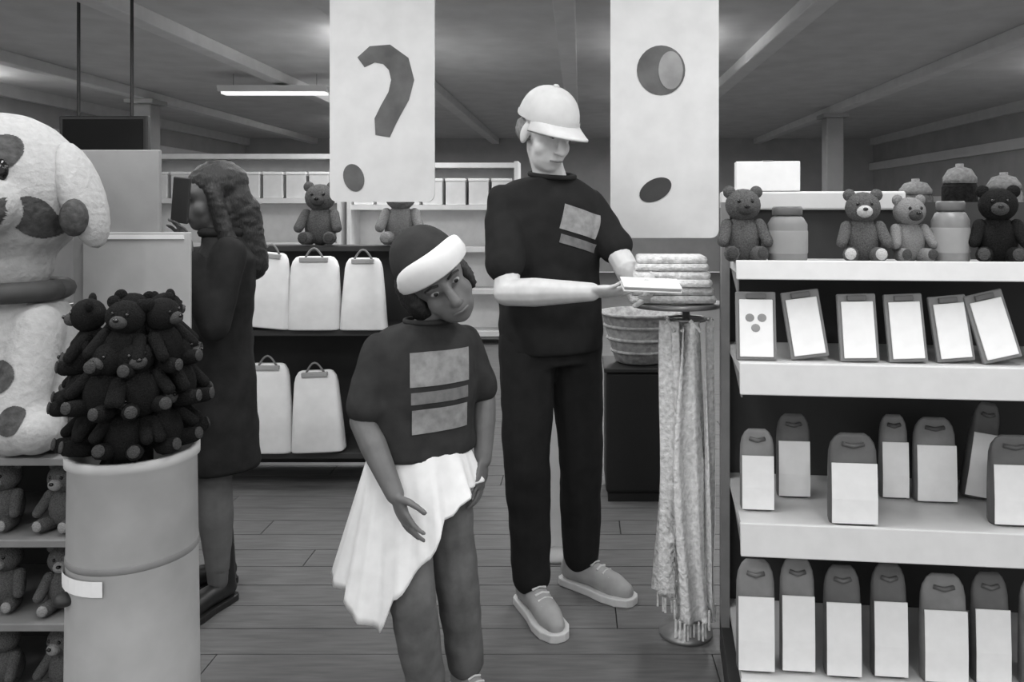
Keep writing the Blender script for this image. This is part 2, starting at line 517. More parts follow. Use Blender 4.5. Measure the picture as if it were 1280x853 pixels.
# top shelf of the unit
z1 = SH[0][0]
TOP = [('plush_bear', 928, .24, .215, M_DGREYF, M_MUZ, .1, 'dark grey plush bear at the open end of the top shelf'),
       ('plush_bear', 1078, .25, .205, M_DGREYF, M_PALEF, -.1, 'dark plush bear with pale muzzle in the middle of the top shelf'),
       ('plush_bear', 1135, .27, .19, M_MIDF, M_MUZ, .2, 'mid grey plush bear beside the pale-muzzled bear on top shelf'),
       ('plush_bear', 1247, .25, .215, M_BLACKF, M_MUZ, -.25, 'black plush bear on the top shelf beyond the lidded jar')]
for nm, px, ly, s, m, mz, yaw, lab in TOP:
    bear(nm, lab, 'plush toy', GW(gx(px, ly), ly, z1 + .001), (0, 0, GR + yaw), m, mz, s)
def jar(px, ly, r, h, m, lab):
    t = thing('jar', lab, 'jar', GW(gx(px, ly), ly, z1 + .001), GR)
    MB().lathe([(r * .92, 0), (r, .01), (r, h * .68), (r * .8, h * .80), (r * .62, h * .84)]).build('glass_body', m, t, True)
    l = MB().lathe([(r * .74, h * .84), (r * .76, h * .86), (r * .76, h * .97), (r * .7, h)]).build('lid', M_POUCHD, t, True)
    MB().lathe([(r * 1.01, h * .16), (r * 1.03, h * .18), (r * 1.03, h * .55), (r * 1.01, h * .57)], cap=False).build('label', M_MGREY, t, True)
jar(984, .23, .055, .155, M_GREY, 'round grey jar with dark lid between two bears on the top shelf')
jar(1188, .26, .050, .17, M_POUCH, 'tall grey jar with dark lid beside the mid grey bear')

# white carton on the top rail
t = thing('carton', 'small white carton lying on top of the shelf unit', 'box', GW(.14, GD - .02, 1.4035), GR)
MB().box((0, 0, .045), (.19, .055, .09)).build('box_body', M_WHITE, t, bevel=.003)
MB().box((0, 0, .0915), (.03, .056, .002)).build('tape', M_LGREY, t)

# second shelf unit farther back on the right
t2 = thing('shelf_unit', 'grey shelf unit with dark goods standing behind the pouch shelves', 'shelf', (1.45, 3.55, 0))
MB().box((1.0, .43, .72), (2.0, .02, 1.40)).build('back_panel', M_GREY, t2)
MB().box((1.0, .22, .05), (2.0, .44, .10)).build('plinth', M_SHELFD, t2)
for z in (.45, .8, 1.18):
    MB().box((1.0, .22, z), (1.98, .40, .03)).build('shelf_board', M_SHELF, t2, bevel=.004)
for x in (.01, 1.99):
    MB().box((x, .22, .70), (.02, .42, 1.40)).build('side_panel', M_GREY, t2)
for i in range(9):
    x = 1.56 + i * .205
    m = (M_DGREYF, M_BLACKF, M_MIDF)[i % 3]
    hh = (.30, .37, .33)[i % 3]
    k = thing('canister', ('dark grey', 'black', 'mid grey')[i % 3] + ' domed canister on the far shelf unit behind the pouches', 'canister', (x, 3.72, 1.196), 0, ('dark grey', 'black', 'mid grey')[i % 3] + ' canisters on the far unit')
    MB().lathe([(.070, 0), (.078, .01), (.078, hh * .7), (.07, hh * .75)]).build('can_body', m, k, True)
    MB().lathe([(.074, hh * .75), (.074, hh * .82), (.05, hh * .93), (.018, hh * .96), (.018, hh)]).build('lid', M_MIDF, k, True)

# ---------------------------------------------------------------- hanging banners
def banner(label, x0, x1, z0, z1, Y, marks):
    t = thing('banner', label, 'banner', ((x0 + x1) / 2, Y, z0))
    w_ = x1 - x0; h = z1 - z0
    r = .03
    poly = []
    for cx, cz, a0 in ((w_ / 2 - r, r, -PI / 2), (w_ / 2 - r, h - r, 0), (-w_ / 2 + r, h - r, PI / 2), (-w_ / 2 + r, r, PI)):
        for k in range(5):
            a = a0 + PI / 2 * k / 4
            poly.append((cx + r * math.cos(a), cz + r * math.sin(a)))
    p = MB().prism(poly, -.008, .008).build('panel', M_PANEL, t)
    MB().tube([(-w_ / 2, 0, h + .01), (w_ / 2, 0, h + .01)], .014, 10).build('top_rod', M_STEEL, t, True)
    for sx in (-1, 1):
        MB().tube([(sx * w_ * .4, 0, h + .01), (sx * w_ * .4, 0, CEIL - z0)], .004, 6).build('cord', M_STEEL, t)
    marks(p, (x0 + x1) / 2, z0, Y)
    return t
def stroke(pts, wd):
    """flat stroke along pts (xz) -> polygon outline"""
    L, R = [], []
    for i, p in enumerate(pts):
        a = V(pts[max(i - 1, 0)]); b = V(pts[min(i + 1, len(pts) - 1)])
        d = (b - a).normalized(); n = V((-d.y, d.x))
        ww = wd[i] / 2
        L.append(tuple(V(p) + n * ww)); R.append(tuple(V(p) - n * ww))
    return L, R
def flat_stroke(name, pts, wd, m, parent, y=-.0105):
    L, R = stroke(pts, wd); mb = MB()
    for i in range(len(pts) - 1):
        mb.prism([L[i], L[i + 1], R[i + 1], R[i]], y, y + .002)
    return mb.build(name, m, parent)
def flat_disc(name, c, rx, rz, rot, m, parent, y=-.0105):
    poly = []
    for k in range(28):
        a = 2 * PI * k / 28
        px, pz = rx * math.cos(a), rz * math.sin(a)
        poly.append((c[0] + px * math.cos(rot) - pz * math.sin(rot), c[1] + px * math.sin(rot) + pz * math.cos(rot)))
    return MB().prism(poly, y, y + .002).build(name, m, parent)

def marks_left(p, cx, z0, Y):
    def L(px, py):
        q = P(px, py, Y); return (q.x - cx, q.z - z0)
    pts = [L(*a) for a in ((452, 78), (466, 68), (484, 68), (499, 80), (504, 100), (499, 120), (489, 138), (482, 152), (479, 170))]
    flat_stroke('printed_hook', pts, [.05, .07, .085, .095, .095, .09, .09, .09, .06], M_MARK, p)
    flat_disc('printed_dot', L(443, 222), .042, .058, .3, M_MARK, p)
YBL = 3.3
banner('white hanging banner printed with a dark hook shape and one dot', -1.03, -.60, EYE + (265 - 252) / 1000 * YBL, 2.30, YBL, marks_left)
def marks_right(p, cx, z0, Y):
    def L(px, py):
        q = P(px, py, Y); return (q.x - cx, q.z - z0)
    flat_disc('printed_disc', L(826, 88), .095, .098, 0, M_MARK, p)
    flat_disc('printed_disc', L(838, 88), .048, .075, 0, M_MARKL, p, -.0125)
    flat_disc('printed_spot', L(819, 237), .068, .042, .5, M_MARKD, p)
YBR = 3.15
banner('white hanging banner printed with a dark disc and a slanted oval spot', .12, .545, EYE + (265 - 297) / 1000 * YBR, 2.30, YBR, marks_right)

# black hanging monitor far on the left
t = thing('monitor', 'black monitor hanging from the ceiling beside the pale column', 'monitor', (-3.56, 6.0, 1.78))
MB().box((0, 0, .14), (.66, .06, .28)).build('casing', M_BLACKM, t, bevel=.01)
MB().box((0, -.031, .14), (.60, .004, .23)).build('screen', M_EYE, t)
for sx in (-.2, .2):
    MB().tube([(sx, 0, .28), (sx, 0, CEIL - 1.78)], .012, 8).build('rod', M_BLACKM, t)

# ---------------------------------------------------------------- left back rack with white paper bags
RY = 3.95
t = thing('display_rack', 'dark display rack holding the white paper bags', 'rack', (-1.28, RY, 0))
MB().box((0, .28, .59), (1.25, .02, 1.14)).build('back_panel', M_SHELFD, t)
for x in (-.615, .615):
    MB().box((x, .14, .585), (.03, .30, 1.17)).build('side_panel', M_SHELFD, t, bevel=.004)
for z, d, y in ((.16, .36, .10), (.755, .36, .10), (1.155, .16, .20)):
    MB().box((0, y, z), (1.2, d, .03)).build('shelf_board', M_SHELFD, t, bevel=.004)
bagp = None
def paper_bag(label, px, py0, py1, w0, w1, roll=0.0):
    z0 = EYE + (265 - py1) / 1000 * 3.9
    ht = (py1 - py0) / 1000 * 3.9
    t = thing('paper_bag', label, 'paper bag', ((px - 725) / 1000 * 3.9, 3.9, z0))
    t.rotation_euler = (0, roll, 0)
    rs = []
    for h, ww, dd in ((0, w0, .10), (.02, w0 * 1.02, .105), (.5, (w0 + w1) / 2, .09), (.85, w1, .06), (.93, w1 * .93, .045), (.985, w1 * .8, .03), (1, w1 * .66, .02)):
        ring = []
        for k in range(24):
            a = 2 * PI * k / 24; ca, sa = math.cos(a), math.sin(a)
            ring.append(V((ww / 2 * math.copysign(abs(ca) ** .4, ca), dd / 2 * math.copysign(abs(sa) ** .5, sa), ht * h)))
        rs.append(ring)
    MB().rings(rs).build('bag_body', M_BAG, t, True)
    MB().box((0, -.018, ht * .955), (w1 * .6, .03, .022)).build('fold_strip', M_LGREY, t, bevel=.003)
    pts = [(-.045 + .09 * k / 8, -.016, ht * .97 + .05 * math.sin(PI * k / 8)) for k in range(9)]
    MB().tube(pts, .005, 8).build('handle', M_GREY, t, True)
    return t
S1 = 1.34 - 0.1415 * 3.9
for lab, px, y0, y1, w0, w1, r in (
        ('white paper bag widening to its base at the end of the middle rack shelf', 331, 316, 409, .255, .17, .10),
        ('broad white paper bag in the middle of the rack shelf', 394, 318, 409, .25, .23, 0),
        ('white paper bag on the rack shelf partly behind the child\'s hat', 455, 320, 409, .22, .18, 0),
        ('rounded white paper bag on the lowest rack shelf beside the lower squarer one', 336, 450, 560, .235, .20, 0),
        ('squarer white paper bag on the lowest rack shelf beside the child\'s arm', 399, 460, 560, .25, .21, -.04)):
    zz = .771 if y1 < 450 else .176
    o = paper_bag(lab, px, y0, y1, w0, w1, r)
    o.location.z = zz + abs(math.sin(r)) * w0 * .5
bear('plush_bear', 'dark grey plush bear on the rack top behind the white paper bags', 'plush toy', (-1.345, 4.15, 1.171), (0, 0, .1), M_DGREYF, M_MUZ, .33)
bear('plush_bear', 'mid grey plush bear on the rack top behind the child\'s hat', 'plush toy', (-.93, 4.15, 1.171), (0, 0, .15), M_MIDF, M_MUZL, .34)

# far pale shelving
def far_unit(label, x, y, wd, ht, nbox, gl, grp):
    t = thing('shelf_unit', label, 'shelf', (x, y, 0))
    MB().box((0, .3, ht / 2), (wd, .03, ht - .02)).build('back_panel', M_PANEL, t)
    zs = [.1 + (ht - .14) * k / 4 for k in range(5)]
    for z in zs:
        MB().box((0, .12, z), (wd - .04, .36, .05)).build('shelf_board', M_PANEL, t)
    for sx in (-wd / 2, wd / 2):
        MB().box((sx, .12, ht / 2), (.04, .38, ht)).build('side_panel', M_PANEL, t)
    for i in range(nbox):
        o = thing('storage_box', gl, 'box', (x - wd / 2 + .14 + i * .235, y + .06, zs[3] + .026), 0, grp)
        MB().box((0, 0, .12), (.20, .20, .24)).build('box_body', M_PANEL, o, bevel=.006)
        MB().box((0, 0, .255), (.21, .21, .03)).build('lid', M_WHITE, o, bevel=.006)
far_unit('far white shelf unit seen between the hook banner and the man', -1.5, 8.2, 1.7, 1.86, 7, 'pale storage box on the far shelf unit behind the man', 'boxes on the far unit behind the man')
far_unit('far white shelf unit seen between the pale column and the hook banner', -3.45, 8.2, 2.0, 1.95, 8, 'pale storage box on the far shelf unit beside the hook banner', 'boxes on the far unit by the hook banner')

# ---------------------------------------------------------------- black plinth with basket, pale floor stand
t = thing('plinth', 'black display plinth on the floor beneath the grey basket', 'plinth', (.285, 3.85, 0))
MB().box((0, 0, .02), (.31, .29, .04)).build('foot', M_BLACKC, t)
MB().box((0, 0, .32), (.33, .31, .56)).build('block', M_BLACKC, t, bevel=.015)
MB().box((0, 0, .61), (.35, .33, .02)).build('top_board', M_BLACKM, t, bevel=.004)
t = thing('basket', 'grey tapered basket standing on the black plinth', 'basket', (.29, 3.85, .621))
MB().lathe([(.10, 0), (.12, .01), (.155, .12), (.185, .235), (.192, .24), (.178, .24), (.148, .12), (.11, .02)], n=32).build('basket_wall', M_BASKET, t, True)
for z, r in ((.06, .137), (.12, .157), (.18, .172), (.238, .190)):
    MB().tube([(r * math.cos(2 * PI * k / 32), r * math.sin(2 * PI * k / 32), z) for k in range(33)], .008, 6).build('woven_band', M_BASKET, t, True)
t = thing('floor_stand', 'pale slim floor stand standing behind the man in the white cap', 'stand', (-.086, 3.16, 0))
MB().lathe([(.12, 0), (.12, .012), (.04, .025)], n=28).build('base', M_LGREY, t, True)
MB().box((0, 0, .52), (.10, .03, 1.0)).build('post', M_PANEL, t, bevel=.005)
MB().box((0, -.02, 1.10), (.20, .012, .28)).build('sign_board', M_LGREY, t, bevel=.003)

# ---------------------------------------------------------------- scarf stand
SX, SY = .338, 2.55
t = thing('scarf_stand', 'slim metal stand with round tray that carries the pale scarves', 'stand', (SX, SY, 0))
MB().lathe([(.085, 0), (.085, .012), (.03, .03), (.016, .05)], n=24).build('base', M_STEEL, t, True)
MB().tube([(0, 0, .03), (0, 0, 1.04)], .012, 10).build('post', M_STEEL, t, True)
MB().lathe([(.05, 1.03), (.14, 1.04), (.145, 1.055), (.14, 1.055), (.05, 1.047)], (-.03, 0, 0), n=28).build('tray', M_STEEL, t, True)
MB().tube([(.062 * math.cos(2 * PI * k / 24), .062 * math.sin(2 * PI * k / 24), 1.0) for k in range(25)], .006, 8).build('hanging_ring', M_STEEL, t, True)
for a in (0, PI / 2, PI, 1.5 * PI):
    MB().tube([(0, 0, 1.0), (.062 * math.cos(a), .062 * math.sin(a), 1.0)], .004, 6).build('spoke', M_STEEL, t)
def scarf(label, ang, length, m, wd, seed):
    r = .062
    cx, cy = SX + r * math.cos(ang), SY + r * math.sin(ang)
    t = thing('scarf', label, 'scarf', (cx, cy, 1.0 - length), ang)
    rs = []
    N = 40
    for i in range(N + 1):
        s = i / N; z = length * s
        ww = wd * (1.0 - .35 * s ** 3) * (1 + .12 * math.sin(7 * s + seed))
        ring = []
        for k in range(16):
            u = k / 8 - 1 if k < 8 else 1 - (k - 8) / 8
            th = .007 if k < 8 else -.007
            fold = .014 * math.sin(u * 5.5 + seed + 3 * s) * (1 - .3 * s)
            sway = .014 * math.sin(4.2 * s + seed * 2.1) * (1 - s)
            ring.append(V((th + fold + .016, u * ww / 2 + sway, z)))
        rs.append(ring)
    MB().rings(rs).build('knit', m, t, True)
    f = MB()
    for k in range(9):
        u = k / 4 - 1
        yy = u * wd / 2 * .9 + .014 * math.sin(seed * 2.1) * 0
        f.tube([(.016 + .014 * math.sin(u * 5.5 + seed), yy, .005), (.016 + .014 * math.sin(u * 5.5 + seed), yy * 1.02, -.05)], .0035, 6)
    f.build('fringe', m, t)
    MB().tube([(.016, .03 * 1, length - .03), (.018, 0, length + .004), (.016, -.03, length - .03)], .006, 6).build('hanging_loop', m, t)
scarf('pale knitted scarf hanging nearest the shelf unit on the stand', -.45, .90, M_SCARF, .105, 0.4)
scarf('ash grey knitted scarf hanging toward the man on the stand', -2.5, .86, M_SCARF3, .098, 2.2)
scarf('long pale knitted scarf hanging in the middle of the stand', -1.5, .93, M_SCARF, .100, 4.0)
scarf('grey knitted scarf hanging at the rear of the stand', 1.4, .88, M_SCARF2, .10, 5.1)
zt = 1.0565
for k, (m, wx, h, lab) in enumerate(((M_SCARF2, .27, .05, 'folded grey shawl at the bottom of the pile on the tray'),
                                     (M_SCARF, .25, .05, 'folded pale shawl in the middle of the pile on the tray'),
                                     (M_SCARF3, .23, .045, 'folded ash grey shawl on top of the pile on the tray'))):
    t = thing('folded_shawl', lab, 'shawl', (SX - .05, SY, zt), random.uniform(-.06, .06))
    for j in range(2):
        MB().box((0, .004 * j, h * (.25 + .5 * j)), (wx - .01 * j, .17, h * .5)).build('fold_layer', m, t, bevel=h * .2)
    zt += h + .001

# ---------------------------------------------------------------- left side: bin of black bears, board, spotted dog, bear shelves
BX, BY = -.975, 1.75
t = thing('display_bin', 'tall round grey display bin heaped with black plush bears', 'bin', (BX, BY, 0))
MB().lathe([(.130, 0), (.134, .01), (.130, .40), (.125, .80), (.131, .805), (.131, .825), (.118, .825), (.114, .74)], n=48).build('shell', M_BIN, t, True)
MB().lathe([(.137, .0), (.139, .004), (.139, .05), (.137, .055)], n=48, cap=False).build('base_band', M_GREY, t, True)
MB().lathe([(.1275, .60), (.1295, .603), (.1292, .612), (.1272, .615)], n=48, cap=False).build('seam', M_GREY, t, True)
mb = MB()
for i in range(9):
    a = math.radians(-158 + i * 9)
    for z, r in ((.560, .1335), (.592, .1335)):
        mb.v.append(V((r * math.cos(a), r * math.sin(a), z)))
for i in range(8):
    mb.f.append((2 * i, 2 * i + 2, 2 * i + 3, 2 * i + 1))
mb.build('price_ticket', M_WHITE, t)
a = math.radians(-132)
MB().ell((.1335 * math.cos(a),   .1335 * math.sin(a), .540), (.022, .022, .014), n=12, m=8).build('ticket_clip', M_BLACKM, t, True)

HB = []
grp = 'black bears heaped on the bin'
labh = 'black plush bear heaped on the round grey bin'
proto = None
spots = [(0, 0, .745, .0, 0.1, 0, 1)]
for n_, r_, z_, off, rx_, tl, lay in ((6, .092, .826, .26, -.20, .1, 0), (7, .098, .915, -.20, -.10, .14, 1), (5, .082, 1.000, .12, -.04, .14, 2)):
    for i in range(n_):
        a = -PI / 2 + i * 2 * PI / n_ + off
        spots.append((r_ * math.cos(a), r_ * math.sin(a), z_, a + PI / 2, rx_, tl * (-1) ** i, lay))
labh = ['black plush bear sitting on the rim of the round grey bin', 'black plush bear in the middle layer of the heap on the grey bin', 'black plush bear on the top of the heap on the grey bin']
grps = ['bears on the bin rim', 'bears in the middle of the heap', 'bears on top of the heap']
for x, y_, z, rz, rx, ry, lay in spots:
    loc = (BX + x, BY + y_, z); rot = (rx, ry, rz)
    if proto is None:
        proto = bear('plush_bear', labh[lay], 'plush toy', loc, rot, M_BLACKF, M_MUZ, .165, grps[lay])
    else:
        dup(proto, loc, rot, labh[lay], grps[lay])

# board behind the bin
t = thing('display_board', 'pale grey display board with a lighter lower sheet behind the bin', 'board', (-1.35, 2.44, 0))
MB().box((-.06, 0, 1.20), (.26, .02, .66)).build('upper_board', M_MGREY, t, bevel=.003)
MB().box((.01, -.018, 1.13), (.325, .012, .30)).build('lower_sheet', M_LGREY, t, bevel=.003)
MB().box((.0, -.026, 1.265), (.31, .006, .012)).build('sheet_rail', M_PANEL, t)
for x in (-.13, .05):
    MB().box((x, .005, .45), (.025, .025, .89)).build('leg', M_STEEL, t)
MB().box((-.04, .0, .012), (.30, .16, .024)).build('foot', M_STEEL, t)

# low shelves with dark grey bears
UX0, UX1, UY0 = -1.95, -1.235, 2.0
t = thing('shelf_unit', 'dark low shelf unit beneath the spotted plush dog', 'shelf', (UX0, UY0, 0))
W = UX1 - UX0
MB().box((W / 2, .35, .36), (W, .02, .70)).build('back_panel', M_SHELFD, t)
for x in (.01, W - .01):
    MB().box((x, .19, .36), (.02, .34, .71)).build('side_panel', M_SHELFD, t)
for z in (.09, .30, .51, .715):
    MB().box((W / 2, .18, z), (W - .04, .36, .02)).build('shelf_board', M_GREY, t, bevel=.003)
grp2 = 'dark grey bears on the low shelves'
pr2 = None
for z, sn in ((.101, 'lowest'), (.311, 'middle'), (.521, 'upper')):
    for k in range(4):
        loc = (-1.335 - k * .165, 2.07 + .012 * ((k * 7 + int(z * 100)) % 3), z); rot = (0, 0, random.uniform(-.3, .3))
        if pr2 is None:
            pr2 = bear('plush_bear', 'dark grey plush bear on the lowest shelf under the spotted dog', 'plush toy', loc, rot, M_DGREYF, M_MUZL, .178, grp2 + ', lowest')
        else:
            dup(pr2, loc, rot, 'dark grey plush bear on the %s shelf under the spotted dog' % sn, grp2 + ', ' + sn)
bear('plush_bear', 'dark grey plush bear sitting at the feet of the spotted dog', 'plush toy', (-1.318, 2.10, .726), (0, 0, .3), M_DGREYF, M_MIDF, .17)

# big white plush dog with dark spots
DX, DY, DZ = -1.56, 2.16, .726
d = thing('plush_dog', 'large white plush dog with dark spots and collar', 'plush toy', (DX, DY, DZ))
mb = MB()
mb.ell((0, .02, .22), (.19, .16, .23))
mb.ell((0, .02, .14), (.20, .17, .14))
mb.cap((-.13, -.05, .31), (-.15, -.17, .06), .065, .06)
mb.cap((.13, -.05, .31), (.14, -.15, .06), .065, .06)
for sx in (-1, 1):
    mb.cap((sx * .15, -.02, .07), (sx * .20, -.16, .06), .07, .055)
body = obj('body', remesh(mb, 'dog_body', .012, 6), M_WHITEF, d)
mb = MB()
mb.ell((.0, -.0, .67), (.215, .18, .215))
mb.ell((.05, -.17, .63), (.10, .10, .085))
mb.ell((.0, 0, .48), (.13, .11, .11))
head = obj('head', remesh(mb, 'dog_head', .012, 6), M_WHITEF, d)
for sx in (-1, 1):
    MB().ell((sx * .215, .0, .66), (.045, .08, .15), Matrix.Rotation(sx * -.30, 3, 'Y')).build('ear', M_SPOT if sx < 0 else M_WHITEF, head, True)
    MB().ell((.03 + sx * .075, -.155, .72), (.022, .014, .030), n=12, m=8).build('eye', M_EYE, head, True)
MB().ell((.055, -.268, .655), (.038, .022, .026), n=12, m=8).build('nose', M_EYE, head, True)
MB().tube([(.145 * math.cos(2 * PI * k / 24), .14 * math.sin(2 * PI * k / 24), .405) for k in range(25)], .028, 10).build('collar', M_MARKD, d, True)
tb, th = bvh(body.data), bvh(head.data)
def round_spot(u, v): return u * u + v * v <= 1.02
for tr, par, c, wd, ht in ((th, head, (.09, 0, .765), .09, .10), (th, head, (.155, 0, .60), .07, .11), (th, head, (-.09, 0, .77), .11, .10), (th, head, (.02, 0, .80), .06, .06),
                           (tb, body, (.10, 0, .20), .09, .08), (tb, body, (-.06, 0, .28), .12, .10), (tb, body, (.16, 0, .10), .06, .07), (tb, body, (-.14, 0, .12), .08, .08)):
    decal(tr, 'spot', M_SPOT, par, c, (0, 1, 0), (0, 0, 1), wd, ht, 48, 48, .003, round_spot)
for c, wd, ht in (((.24, -.0, .70), .09, .10), ((.24, -.03, .60), .07, .07)):
    pass
MB().ell((.238, -.07, .60), (.035, .03, .05), n=12, m=8).build('ear_spot', M_SPOT, head, True)

# ---------------------------------------------------------------- people
def hand(mb, wrist, d, nrm, s=1.0, curl=.35, side=1):
    """palm + five fingers; d = direction, nrm = palm normal (fingers curl that way), side = thumb side"""
    wrist = V(wrist); d = V(d).normalized(); nrm = V(nrm); nrm = (nrm - d * nrm.dot(d)).normalized()
    lat = d.cross(nrm) * side
    R = frame3(lat, nrm, d)
    mb.ell(wrist + d * .045 * s, (.040 * s, .016 * s, .052 * s), R)
    for k, (ln, o, fan) in enumerate(((.070, .031, .16), (.079, .0105, .05), (.074, -.0105, -.06), (.058, -.030, -.17))):
        p = wrist + d * (.082 - .008 * abs(k - 1)) * s + lat * o * s
        dd = (d + lat * fan).normalized()
        r = (.0092 - .0006 * k) * s
        for j, f in enumerate((.45, .31, .24)):
            ang = curl * (j + .6)
            v = dd * math.cos(ang) + nrm * math.sin(ang)
            q = p + v * ln * f * s
            mb.cap(p, q, r, r * .92, 8); p = q; r *= .92
    p = wrist + d * .022 * s + lat * .028 * s
    for v, ln, r in ((d * .55 + lat * .75 + nrm * .25, .040, .0125), (d * .8 + lat * .42 + nrm * .40, .030, .0105), (d * .9 + lat * .15 + nrm * .45, .024, .0092)):
        q = p + v.normalized() * ln * s
        mb.cap(p, q, r * s, r * .9 * s, 8); p = q

def head_solid(mb, c, R, s):
    """R columns: person's left, forward, up"""
    def q(x, y, z): return V(c) + R @ (V((x, y, z)) * s)
    def e(p, r): mb.ell(q(*p), tuple(k * s for k in r), R)
    e((0, -.012, .030), (.076, .096, .088))
    e((0, .030, -.050), (.056, .058, .066))
    e((0, .052, -.088), (.028, .028, .022))
    e((0, .060, .030), (.058, .030, .040))
    for sx in (-1, 1):
        e((sx * .034, .044, -.032), (.030, .030, .034))
        e((sx * .078, -.006, -.010), (.011, .021, .034))
        e((sx * .030, .080, .030), (.024, .011, .009))
        e((sx * .012, .098, -.034), (.009, .010, .008))
    mb.cap(q(0, .084, .020), q(0, .110, -.028), .011 * s, .016 * s, 10)
    e((0, .083, -.058), (.024, .010, .007))
    e((0, .081, -.069), (.020, .010, .007))
def soften(me, c, r=.14, it=7):
    """relax the face so that its forms run into one another"""
    bm = bmesh.new(); bm.from_mesh(me)
    vs = [v for v in bm.verts if (v.co - V(c)).length < r]
    for _ in range(it):
        bmesh.ops.smooth_vert(bm, verts=vs, factor=.5, use_axis_x=True, use_axis_y=True, use_axis_z=True)
    bm.to_mesh(me); bm.free()
    me.polygons.foreach_set('use_smooth', [True] * len(me.polygons)); me.update()
    return me
def face_parts(body, c, R, s, brow):
    def q(x, y, z): return V(c) + R @ (V((x, y, z)) * s)
    for sx in (-1, 1):
        ey = MB().ell(q(sx * .031, .0795, .012), (.0125 * s, .0085 * s, .0062 * s), R, 12, 8).build('eye', M_EYEW, body, True)
        MB().ell(q(sx * .031, .0868, .012), (.0060 * s, .0026 * s, .0056 * s), R, 10, 6).build('iris', M_EYE, ey, True)
        MB().tube([q(sx * .014, .0915, .030), q(sx * .032, .0905, .036), q(sx * .050, .079, .030)], .0035 * s, 6).build('eyebrow', brow, body, True)
    MB().tube([q(-.022, .086, -.064), q(0, .0945, -.0635), q(.022, .086, -.064)], .0032 * s, 6).build('mouth', M_LIP, body, True)

def cap_hat(par, c, R, s, mc, mbrim, lift=.0):
    def q(x, y, z): return V(c) + R @ (V((x, y, z)) * s)
    n, m = 32, 9
    rs = []
    for i in range(m + 1):
        a = PI / 2 * i / m * .97
        rs.append([q(.089 * math.cos(a) ** .85 * math.cos(2 * PI * k / n), -.010 + .110 * math.cos(a) ** .85 * math.sin(2 * PI * k / n), .030 + lift + .104 * math.sin(a)) for k in range(n)])
    cr = MB().rings(rs).build('cap_crown', mc, par, True)
    MB().ell(q(0, -.01, .136 + lift), (.010 * s, .010 * s, .006 * s), R, 10, 6).build('cap_button', mc, cr, True)
    MB().rings([[q((.0905 + dr) * math.cos(2 * PI * k / n), -.010 + (.1115 + dr) * math.sin(2 * PI * k / n), .028 + lift + dz) for k in range(n)] for dr, dz in ((0, 0), (.001, .008), (0, .018))], cap=False).build('cap_band', mc, cr, True)
    # curved brim
    top, bot = [], []
    N, K = 20, 6
    mb = MB()
    for lay, dz in ((0, .004), (1, -.002)):
        for j in range(K + 1):
            for i in range(N + 1):
                u = i / N * 2 - 1
                a = PI / 2 + u * 1.22
                bx, by = .088 * math.cos(a), -.010 + .108 * math.sin(a)
                ext = .080 * (1 - abs(u) ** 2.6)
                mb.v.append(q(bx * (1 + .06 * j / K), by + ext * j / K, .034 + lift + dz - .016 * (j / K) - .020 * u * u * (j / K)))
    st = (N + 1) * (K + 1)
    for lay in (0, 1):
        for j in range(K):
            for i in range(N):
                a = lay * st + j * (N + 1) + i
                mb.f.append((a, a + 1, a + N + 2, a + N + 1))
    for i in range(N):
        a = K * (N + 1) + i
        mb.f.append((a, a + 1, a + 1 + st, a + st))
    mb.build('cap_brim', mbrim, par, True)

def beanie(par, c, R, s, mc, mcuff):
    """knitted hat: ribbed dark crown and a broad turned-up cuff, tipped back a little"""
    T = R @ Matrix.Rotation(math.radians(-8), 3, 'X').inverted()
    def q(x, y, z): return V(c) + T @ (V((x, y, z)) * s)
    n, m = 64, 12
    rs = []
    for i in range(m + 1):
        a = PI / 2 * i / m * .97
        rs.append([q((.086 + .0015 * (k % 2)) * math.cos(a) ** .8 * math.cos(2 * PI * k / n), -.010 + (.106 + .0015 * (k % 2)) * math.cos(a) ** .8 * math.sin(2 * PI * k / n), .038 + .115 * math.sin(a)) for k in range(n)])
    MB().rings(rs).build('hat_crown', mc, par, True)
    rs = [[q((.087 + dr) * math.cos(2 * PI * k / n), -.010 + (.107 + dr) * math.sin(2 * PI * k / n), z) for k in range(n)] for dr, z in ((0, .030), (.004, .034), (.004, .048), (0, .052))]
    MB().rings(rs, cap=False).build('hat_band', mc, par, True)
    # broad white brim turned up against the front of the crown
    N = 36; rs = []
    for i in range(N + 1):
        u = i / N * 2 - 1
        a = PI / 2 + u * 1.25 - .12
        k = max(.12, (1 - abs(u) ** 4))
        h = .066 * k ** .5
        prof = [(.008, .030), (.014, .034), (.018, .034 + h * .5), (.017, .034 + h), (.012, .034 + h), (.011, .034 + h * .5)]
        rs.append([q((.086 + dr) * math.cos(a), -.010 + (.106 + dr) * math.sin(a), z) for dr, z in prof])
    MB().rings(rs).build('turned_up_brim', mcuff, par, True)

def torso(mb, rows):
    """rows: (centre, left vector, forward vector, half width, half depth)"""
    rs = []
    for c, l, f, hw, hd in rows:
        rs.append([V(c) + V(l) * hw * math.copysign(abs(math.cos(a)) ** .85, math.cos(a)) + V(f) * hd * math.copysign(abs(math.sin(a)) ** .85, math.sin(a)) for a in [2 * PI * k / 28 for k in range(28)]])
    mb.rings(rs)

